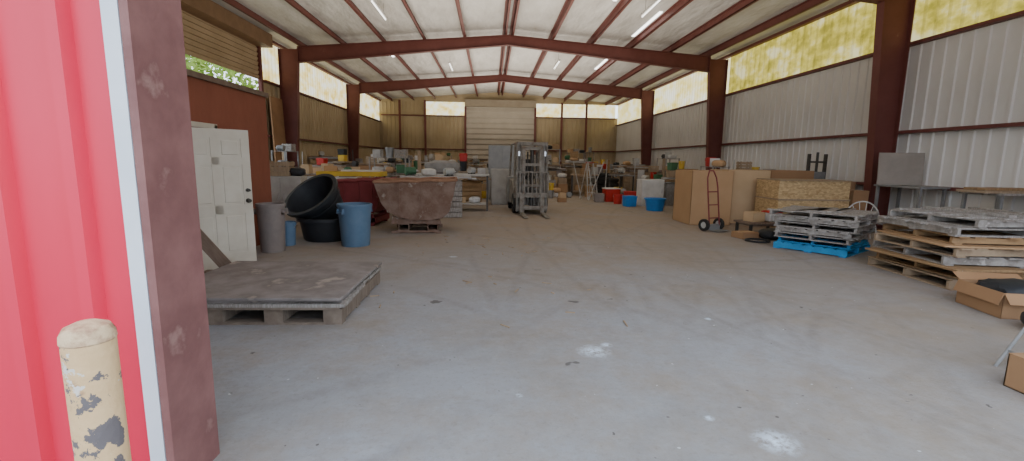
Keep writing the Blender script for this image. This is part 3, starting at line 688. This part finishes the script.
B().tube([(-.22,-.38,.0),(-.22,.12,.82)],.012).tube([(.22,-.38,.0),(.22,.12,.82)],.012).tube([(-.22,-.3,.13),(.22,-.3,.13)],.009).tube([(-.22,.12,.82),(.22,.12,.82)],.012).obj('front_leg',greym,fc)
B().tube([(-.19,.22,.0),(-.19,-.18,.46)],.012).tube([(.19,.22,.0),(.19,-.18,.46)],.012).tube([(-.19,.16,.07),(.19,.16,.07)],.009).obj('rear_leg',greym,fc)
B().box((0,-.03,.45),(.40,.38,.02)).obj('seat',greym,fc,bevel=.006); B().box((0,.09,.73),(.44,.015,.17),rot=(-.54,0,0)).obj('backrest',greym,fc,bevel=.004)
wc=thing('hoop_back_chair','white wooden chair with spindle hoop back','chair',(7.85,9.35,0),-.4)
B().lathe([(0,.42),(.2,.42),(.22,.44),(.2,.46),(0,.46)],20).obj('seat',whitep,wc)
for sx,sy in ((-1,-1),(1,-1),(-1,1),(1,1)): B().cyl((sx*.13,sy*.13,.43),(sx*.2,sy*.2,0),.014,seg=8).obj('leg',whitep,wc)
b=B(); hp=[(.30*math.cos(a),.19+.02*math.sin(a),.45+.34*math.sin(a)) for a in [PI*i/14 for i in range(15)]]; b.tube(hp,.014)
for i in range(2,13,2): b.tube([(.18*math.cos(PI*i/14),.18,.45),hp[i]],.007,6)
b.obj('backrest',whitep,wc)
table('long dark metal bench against pale wall',(9.25,13.6,0),(.6,2.6,1.05),darkm,darkm,0,'work_bench')
b=thing('machine_frame','black metal machine frame standing on bench','machine',(9.25,12.95,1.05),.1)
for s in (-1,1): B().b2((s*.26-.02,-.05,0),(s*.26+.02,.05,.8)).obj('upright',darkm,b)
B().b2((-.32,-.08,.0),(.32,.3,.07)).obj('crossbeam',darkm,b); B().b2((-.29,-.04,.55),(.29,.04,.6)).obj('crossbeam',darkm,b); B().cyl((0,0,.2),(0,0,.85),.035,seg=14).obj('ram',darkm,b)
B().b2((-.2,-.12,.07),(.2,.15,.3)).obj('bed',greym,b)
table('grey metal bench against pale wall',(9.25,9.9,0),(.65,1.2,1.12),greym,greym,0,'work_bench')
tag(B().box((0,0,.36),(.85,.03,.72)).obj('metal_sheet',M('grey_brown_panel',(.33,.29,.25),(.26,.23,.20),2,.5),None,(9.22,10.15,1.125),(-.1,0,-.35)),'flat grey metal panel leaning against pale wall','panel')
table('pale board bench against the pale wall',(9.2,8.0,0),(.8,.75,1.10),woodg,greym,0,'work_bench')
for i in range(4): lumber('long pine board on wall bench',(9.1+.02*i,7.75+.16*i,1.10),1.1,.03*i,woodl)
for i in range(2): lumber('long pine board on wall bench',(9.15,7.85+.22*i,1.145),1.0,-.05*i,woodo)
bucket('red plastic bucket near stacked red coolers',(4.75,17.2,0),redpl,.17,.36)
tote('red plastic cooler with white lid',(4.75,18.2,0),(.6,.45,.5),redpl,.1,whitep)
tote('red plastic tote on concrete',(5.4,17.8,0),(.5,.4,.4),redpl,-.2)
tote('grey plastic tote on concrete',(4.2,17.9,0),(.4,.36,.3),greyp,-.1)
tb=thing('plastic_tub','bright blue round plastic tub on concrete','tub',(5.35,14.9,0))
B().lathe([(0,0),(.26,0),(.32,.36),(.35,.36),(.35,.40),(.30,.40),(.25,.03),(0,.03)],28).obj('body',bluetub,tb)
cabinet('white enamel appliance standing among boxes',(5.75,16.6,0),(.8,.6,.95),whitep,0,'chest_freezer',1)
tote('blue storage tote beside white appliance',(4.9,16.2,0),(.42,.34,.34),bluetub,.2)
drum('green steel drum among boxes',(6.9,15.6,0),greenp)
def ladder(label,loc,h,rz):
    t=thing('step_ladder',label,'ladder',loc,rz)
    for s in (-1,1):
        B().cyl((s*.24,-.35,0),(s*.15,0,h),.02,seg=6).obj('rail',lightm,t); B().cyl((s*.22,.4,0),(s*.14,.02,h),.016,seg=6).obj('rear_rail',lightm,t)
    for i in range(1,5):
        k=i/5; B().box((0,-.35*(1-k),h*k),(.46-.16*k,.07,.02)).obj('step',lightm,t)
    B().box((0,0,h),(.34,.16,.03)).obj('top_cap',redpl,t)
ladder('open aluminium step ladder beside stacked goods',(4.1,19.3,0),1.5,.3)
def lean(x,y,L,ang,rz,mat,name,lab,cat):
    h=L*math.cos(ang); b=B()
    if name=='metal_pipe': b.cyl((0,0,.02),(L*math.sin(ang),0,h),.018,seg=8)
    else: b.box((L*math.sin(ang)/2,0,h/2+.01),(.03,.12,L),rot=(0,ang,0))
    tag(b.obj(name,mat,None,(x,y,0),(0,0,rz)),lab,cat)
for i,(x,y) in enumerate(((3.9,18.4),(4.15,18.6),(3.7,18.8))):
    lean(x,y,1.65,.35,i*1.9,lightm,'metal_pipe','thin pale metal pipe propped up on concrete','pipe')
cabinet('tall grey steel cabinet beside the forklift',(.45,18.6,0),(1.1,.6,2.12),M('cabinet_grey',(.33,.34,.35),(.26,.27,.28),3,.5),0)
cabinet('grimy pale grey appliance in front of grey cabinet',(.36,16.6,0),(.72,.6,1.25),grimy,.05,'enamel_appliance',1)
table('small white table with metal legs',(-.6,19.8,0),(1.0,.7,.8),whitep,greym,0)
# ------------------------------------------------------------ clutter fields
cols=[(card,'brown cardboard'),(cardl,'tan cardboard'),(cardd,'dark brown cardboard'),(grimy,'grimy white'),(cardl,'tan cardboard'),(whitep,'white')]
pmats=[(whitep,'white plastic'),(bluep,'slate blue plastic'),(redpl,'red plastic'),(blackp,'black plastic'),(greym,'grey metal'),(yelp,'yellow plastic'),(greenp,'green plastic'),(greyp,'grey plastic'),(blackp,'black plastic')]
def small(loc,r,maxs=.5,mh=.42):
    k=r.random(); x,y,z=loc
    if k<.26:
        m,n=r.choice(cols); s=(r.uniform(.25,maxs),r.uniform(.22,maxs*.8),r.uniform(.12,mh)); cbox(n+' carton stacked among stored goods',loc,s,m,r.uniform(-.5,.5)); return s[2]+.009
    if k<.38:
        m,n=r.choice(pmats); h=min(mh-.06,r.uniform(.2,.3)); tote(n+' lidded tote among stored goods',loc,(r.uniform(.28,maxs),.28,h),m,r.uniform(-.3,.3)); return h+.041
    if k<.52:
        m,n=r.choice(pmats); h=min(mh,.34); bucket(n+' bucket among stored goods',loc,m,.13,h,r.uniform(0,3)); return h
    if k<.70:
        kk=r.uniform(.6,.75); motor('greasy electric motor among stored goods',loc,r.choice([greym,greenp,darkm,lightm]),r.uniform(0,3),kk); return .335*kk
    if k<.86: sack('slumped woven sack among stored goods',loc,r.choice([whitecloth,whitep,card,blackp,grimy]),r.uniform(0,3),(.40,.28,.2)); return .195
    crate('small slatted wooden crate among stored goods',loc,(.36,.28,.26),r.choice([woodl,woodg,woodo]),r.uniform(-.2,.2)); return .271
occ=[(-3.05,11.35,.8,.75),(-1.60,10.3,1.0,.75),(.45,18.2,.7,.7),(.36,16.6,.5,.5),(4.6,17.8,1.1,.8),(4.1,19.3,.4,.5),(5.75,16.6,.5,.4),(4.9,16.2,.3,.3),(6.9,15.6,.3,.3),(5.35,14.9,.4,.4),(5.55,12.0,.6,.6),(6.75,12.4,.6,.6),(8.0,12.6,.7,.6),(-.6,19.8,.6,.4),(9.25,13.6,.35,1.35)]
for yy in FR: occ+=[(-8.0,yy,.45,.15),(9.35,yy,.45,.15)]
def free(x,y,hx,hy):
    if x+hx>9.5 or x-hx<-8.1: return False
    for a in occ:
        if abs(a[0]-x)<a[2]+hx and abs(a[1]-y)<a[3]+hy: return False
    occ.append((x,y,hx,hy)); return True
def R2(x,y,dx,dy,rz): return (x+dx*math.cos(rz)-dy*math.sin(rz), y+dx*math.sin(rz)+dy*math.cos(rz))
def boards(x,y,zz,r,n,Lmax=1.6,ax=None):
    for i in range(n):
        m,nm=r.choice([(woodl,'pale'),(woodg,'grey'),(woodo,'brown'),(grimy,'off-white'),(woodd,'dark')]); th=r.choice([.03,.04,.05])
        a=(r.uniform(-.25,.25) if r.random()<.7 else r.uniform(0,3.1)) if ax is None else ax+r.uniform(-.2,.2)
        lumber(nm+' scrap board lying on heaped goods',(x+r.uniform(-.15,.15),y+r.uniform(-.15,.15),zz),r.uniform(.9,Lmax),a,m,(r.choice([.1,.14,.2,.35,.5]),th)); zz+=th+.001
    return zz
def cell(x,y,r,hmax=1.0,kk=None):
    k=r.random() if kk is None else kk; rz=r.choice([0,PI/2])+r.uniform(-.15,.15)
    sw=abs(math.sin(rz))>.5
    def fr(w,d): 
        return free(x,y,(d if sw else w)/2+.03,(w if sw else d)/2+.03)
    if k<.28:
        if not fr(1.3,.75): return
        h=r.uniform(.75,1.0)*hmax; m,n=r.choice([(woodl,'pine'),(grimy,'off-white'),(greym,'grey metal'),(woodd,'dark wooden'),(woodg,'grey wooden')])
        table(n+' topped work table loaded with goods',(x,y,0),(1.25,.7,h),m,darkm,rz)
        if r.random()<.4:
            zz=boards(x,y,h,r,r.randint(2,4),1.8,rz); small((x,y,zz),r,.36)
        else:
            for dx in (-.42,.0,.42):
                for dy in (-.18,.18):
                    q=R2(x,y,dx,dy,rz)
                    if r.random()<.75:
                        hh=small((q[0],q[1],h),r,.30)
                        if r.random()<.25: small((q[0],q[1],h+hh),r,.28,.25)
        for dx in (-.3,.3):
            q=R2(x,y,dx,0,rz); small((q[0],q[1],.22),r,.35,.35)
    elif k<.42:
        if not fr(1.15,1.05): return
        pallet('wooden_pallet','worn wooden pallet carrying stacked goods',(x,y,0),rz,1.1,1.0,r.choice([woodl,woodg,woodo]),.13)
        for dx in (-.28,.28):
            for dy in (-.25,.25):
                px,py=R2(x,y,dx,dy,rz); zz=.131
                m,n=r.choice(cols); s=(r.uniform(.4,.5),r.uniform(.35,.45),r.uniform(.3,.45)); cbox(n+' carton stacked on a worn pallet',(px,py,zz),s,m,rz+r.uniform(-.06,.06)); zz+=s[2]+.009
                if r.random()<.8: zz+=small((px,py,zz),r,.42,.35)
                if r.random()<.4: small((px,py,zz),r,.36,.3)
    elif k<.56:
        if not fr(1.25,.55): return
        h=r.uniform(1.3,1.75)*hmax
        nn=4 if h>1.5 else 3
        t,zs=rack('grey metal shelving unit full of small goods',(x,y,0),(1.2,.5,h),rz,n=nn,mat=r.choice([greym,darkm,woodg]))
        gap=zs[1]-zs[0]-.03
        for zz in zs:
            for dx in (-.38,.0,.38):
                q=R2(x,y,dx,0,rz)
                if r.random()<.85: small((q[0],q[1],zz),r,.32,min(.32,gap))
    elif k<.62:
        s=(r.uniform(.8,1.1),r.uniform(.7,.9),r.uniform(.8,1.15)*hmax)
        if not fr(1.15,.95): return
        m,n=r.choice(cols); cbox('large '+n+' carton standing on concrete',(x,y,0),s,m,rz)
        zz=boards(x,y,s[2]+.009,r,2,1.5); small((x,y,zz),r,.36)
    elif k<.87:
        if not fr(1.3,1.0): return
        h=r.uniform(.55,1.05)*hmax
        crate('large slatted wooden crate heaped with scrap boards',(x,y,0),(1.15,.85,h),r.choice([woodl,woodg,woodo,woodd]),rz)
        zz=boards(x,y,h+.012,r,r.randint(4,8),1.7)
        zz+=small((x-.2,y,zz),r,.34)
        if r.random()<.5: small((x-.2,y,zz),r,.3,.3)
    elif k<.91:
        if not free(x,y,.62,.3): return
        for dx in (-.31,.31):
            m,n=r.choice([(bluep,'blue'),(greenp,'green'),(rust,'rusty'),(blackp,'black')]); drum(n+' steel drum among stored goods',(x+dx,y,0),m)
            if r.random()<.6: small((x+dx,y,.882),r,.32)
    elif k<.95:
        if not free(x,y,.35,.35): return
        zz=0
        for i in range(r.randint(3,5)): tire('worn black tire in a stack',(x,y,zz)); zz+=.2
    else:
        if not free(x,y,.5,.35): return
        m,n=r.choice([(grimy,'grimy white'),(greym,'grey'),(lightm,'pale grey')]); hh=r.uniform(1.1,1.4); cabinet(n+' metal cabinet among stored goods',(x,y,0),(.9,.5,hh),m,0)
        small((x-.15,y,hh),r,.36)
    q=(x-.72,y+r.uniform(-.2,.2))
    if r.random()<.55 and free(q[0],q[1],.04,.04):
        if r.random()<.5: lean(q[0],q[1],r.uniform(1.5,2.1),.03,r.uniform(0,6),r.choice([lightm,darkm]),'metal_pipe','thin metal pipe leaning among stored goods','pipe')
        else: lean(q[0],q[1],r.uniform(1.4,2.0),.03,r.uniform(1.2,1.9),r.choice([woodl,woodg,woodo]),'lumber_board','long board leaning among stored goods','board')
r=random.Random(31)
table('thick yellow board table behind maroon hopper',(-3.75,12.9,0),(1.7,.7,1.20),yelp,darkm,0,th=.12); occ.append((-3.75,12.9,.87,.4))
sheet('pale_board','pale flat sheet on yellow topped table','board',(-3.5,12.9,1.20),.1,1.0,.5,.04,whitecloth)
small((-4.35,12.9,1.20),r,.36)
crate('long weathered timber crate behind rusty hopper',(-1.6,12.9,0),(1.6,.7,1.0),woodg,.05); occ.append((-1.6,12.9,.85,.42))
for i in range(5): lumber('weathered board lying across timber crate',(-1.6+.05*i,12.65+.12*i,1.012),1.5+.12*i,.06*i-.12,(woodg,woodl,woodo,woodg,whitecloth)[i])
lumber('wide pale tabletop resting on timber crate',(-1.5,12.9,1.053),1.9,.1,grimy,(.55,.05))
for dx in (-.6,-.1,.45): small((-1.6+dx,12.9,1.104),r,.36)
table('long white topped table behind rusty hopper',(-1.2,14.6,0),(2.3,.8,1.12),whitecloth,darkm,0); occ.append((-1.2,14.6,1.17,.42))
sack('crumpled grey tarp heaped on white table',(-1.5,14.6,1.12),M('grey_tarp',(.3,.29,.28),(.22,.21,.2),3,.8),.1,(1.1,.6,.4))
small((-.6,14.6,1.12),r,.36); small((-.25,14.55,1.12),r,.3)
for dx in (-.8,-.3,.2,.7): small((-1.2+dx,14.6,.22),r,.4)
sack('white sack slumped on the floor by office end',(-4.75,10.6,0),whitecloth,.6,(.8,.6,.4)); occ.append((-4.75,10.6,.45,.4))
cabinet('low white cabinet beyond the office wall',(-5.05,11.7,0),(.9,.6,1.10),grimy,.1); occ.append((-5.05,11.7,.5,.35))
crate('wooden crate on low white cabinet',(-5.15,11.7,1.10),(.55,.45,.35),woodl,.1)
small((-4.75,11.7,1.10),r,.22,.3)
for y in (14.0,15.4,16.8,18.2,19.6,21.0,22.6,24.2,26.0,28.0,30.2,32.6):
    for x in (-7.2,-5.9,-4.6,-3.3,-2.0,-.8):
        if x>-3 and y<15.5: continue
        if x>-1.5 and y<16.5: continue
        cell(x+r.uniform(-.05,.05),y+r.uniform(-.1,.1),r,1.05 if y<18 else 1.25)
for y in (14.3,15.8,17.2,18.6,20.0,21.5,23.0,24.7,26.5,28.5,30.8,33.2):
    for x in (3.0,4.3,5.6,6.9,8.2):
        if y<20.5 and x<4: continue
        if y<19 and x<5.5: continue
        cell(x+r.uniform(-.05,.05),y+r.uniform(-.1,.1),r,1.05 if y<22 else 1.3)
for x in (-.1,1.2,2.4): cell(x,34.2,r,1)
for i in range(130):
    if i%2: x,y=r.uniform(-1.4,.1),r.uniform(15.4,30)
    else: x,y=r.uniform(2.3,4.4),r.uniform(17.6,32)
    if free(x,y,.18,.18): 
        hh=small((x,y,0),r,.34,.4)
        if r.random()<.5: small((x,y,hh),r,.3,.3)
tag(B().box((0,0,1.9),(.05,1.0,3.8)).obj('plywood_sheet',M('orange_plywood',(.38,.22,.12),(.30,.17,.09),2,.8),None,(XL+.36,18.75,0),(0,-.03,0)),'tall orange brown plywood sheet against shaded wall','plywood')
for i in range(34):
    x=r.uniform(-1.6,1.4); y=r.uniform(4.2,9.6)
    tag(B().box((0,0,.006),(r.uniform(.05,.16),.012,.010)).obj('wood_splinter',woodl,None,(x,y,0),(0,0,r.uniform(0,3))),'small pale wood splinter lying on concrete','wood scrap','wood splinters on floor')
# ------------------------------------------------------------ trees
leaf=M('sunlit_leaves',(.30,.40,.08),(.14,.24,.05),2,.8,bump=.3,c3=(.55,.60,.2))
def tree(x,y,h,seed):
    t=thing('tree','leafy green tree outside the raised door','tree',(x,y,-.1)); q=random.Random(seed)
    B().cyl((0,0,0),(0.1,0,h*.5),.2,.12,seg=10).cyl((.1,0,h*.45),(.9,.3,h*.7),.09,.05,seg=8).cyl((.1,0,h*.45),(-.8,-.2,h*.7),.09,.05,seg=8).obj('trunk',woodd,t)
    b=B()
    for i in range(1300):
        a=q.uniform(0,2*PI); u=q.uniform(-1,1); rr=q.uniform(.5,1)**.5*h*.33; s=math.sqrt(1-u*u)
        c=Vector((rr*s*math.cos(a),rr*s*math.sin(a),h*.66+rr*u*.85)); k=q.uniform(.12,.22)
        e=Euler((q.uniform(0,6),q.uniform(0,6),0)).to_matrix()
        vs=[b.bm.verts.new(c+e@Vector(v)) for v in ((-k,0,0),(0,-k*.5,0),(k,0,0),(0,k*.5,0))]; b.bm.faces.new(vs)
    b.obj('foliage',leaf,t)
for i,(x,y) in enumerate(((-14.5,15.5),(-14.5,21),(-15,26.5),(-20,30.5),(-21,23))): tree(x,y,7.5,i)
# ------------------------------------------------------------ light
w=bpy.data.worlds.new('world'); bpy.context.scene.world=w; w.use_nodes=True
bg=w.node_tree.nodes['Background']; bg.inputs[0].default_value=(.77,.87,1,1); bg.inputs[1].default_value=3.4
sn=bpy.data.lights.new('sun','SUN'); so=bpy.data.objects.new('sun',sn); COL.objects.link(so); sn.energy=4; sn.angle=.01; sn.color=(1,.93,.8)
so.rotation_euler=Vector((-.35,.6,1.0)).normalized().to_track_quat('Z','Y').to_euler()
for y,e in ((7,310),(15,370),(23.5,400),(31,410)):  # unseen fill lamps added to brighten the roof and interior
    l=bpy.data.lights.new('fill_uplight','AREA'); l.shape='RECTANGLE'; l.size=9; l.size_y=5; l.energy=e; l.color=(1,.91,.78)
    o=bpy.data.objects.new('fill_uplight',l); COL.objects.link(o); o.location=(XC,y,3.0); o.rotation_euler=(PI,0,0)
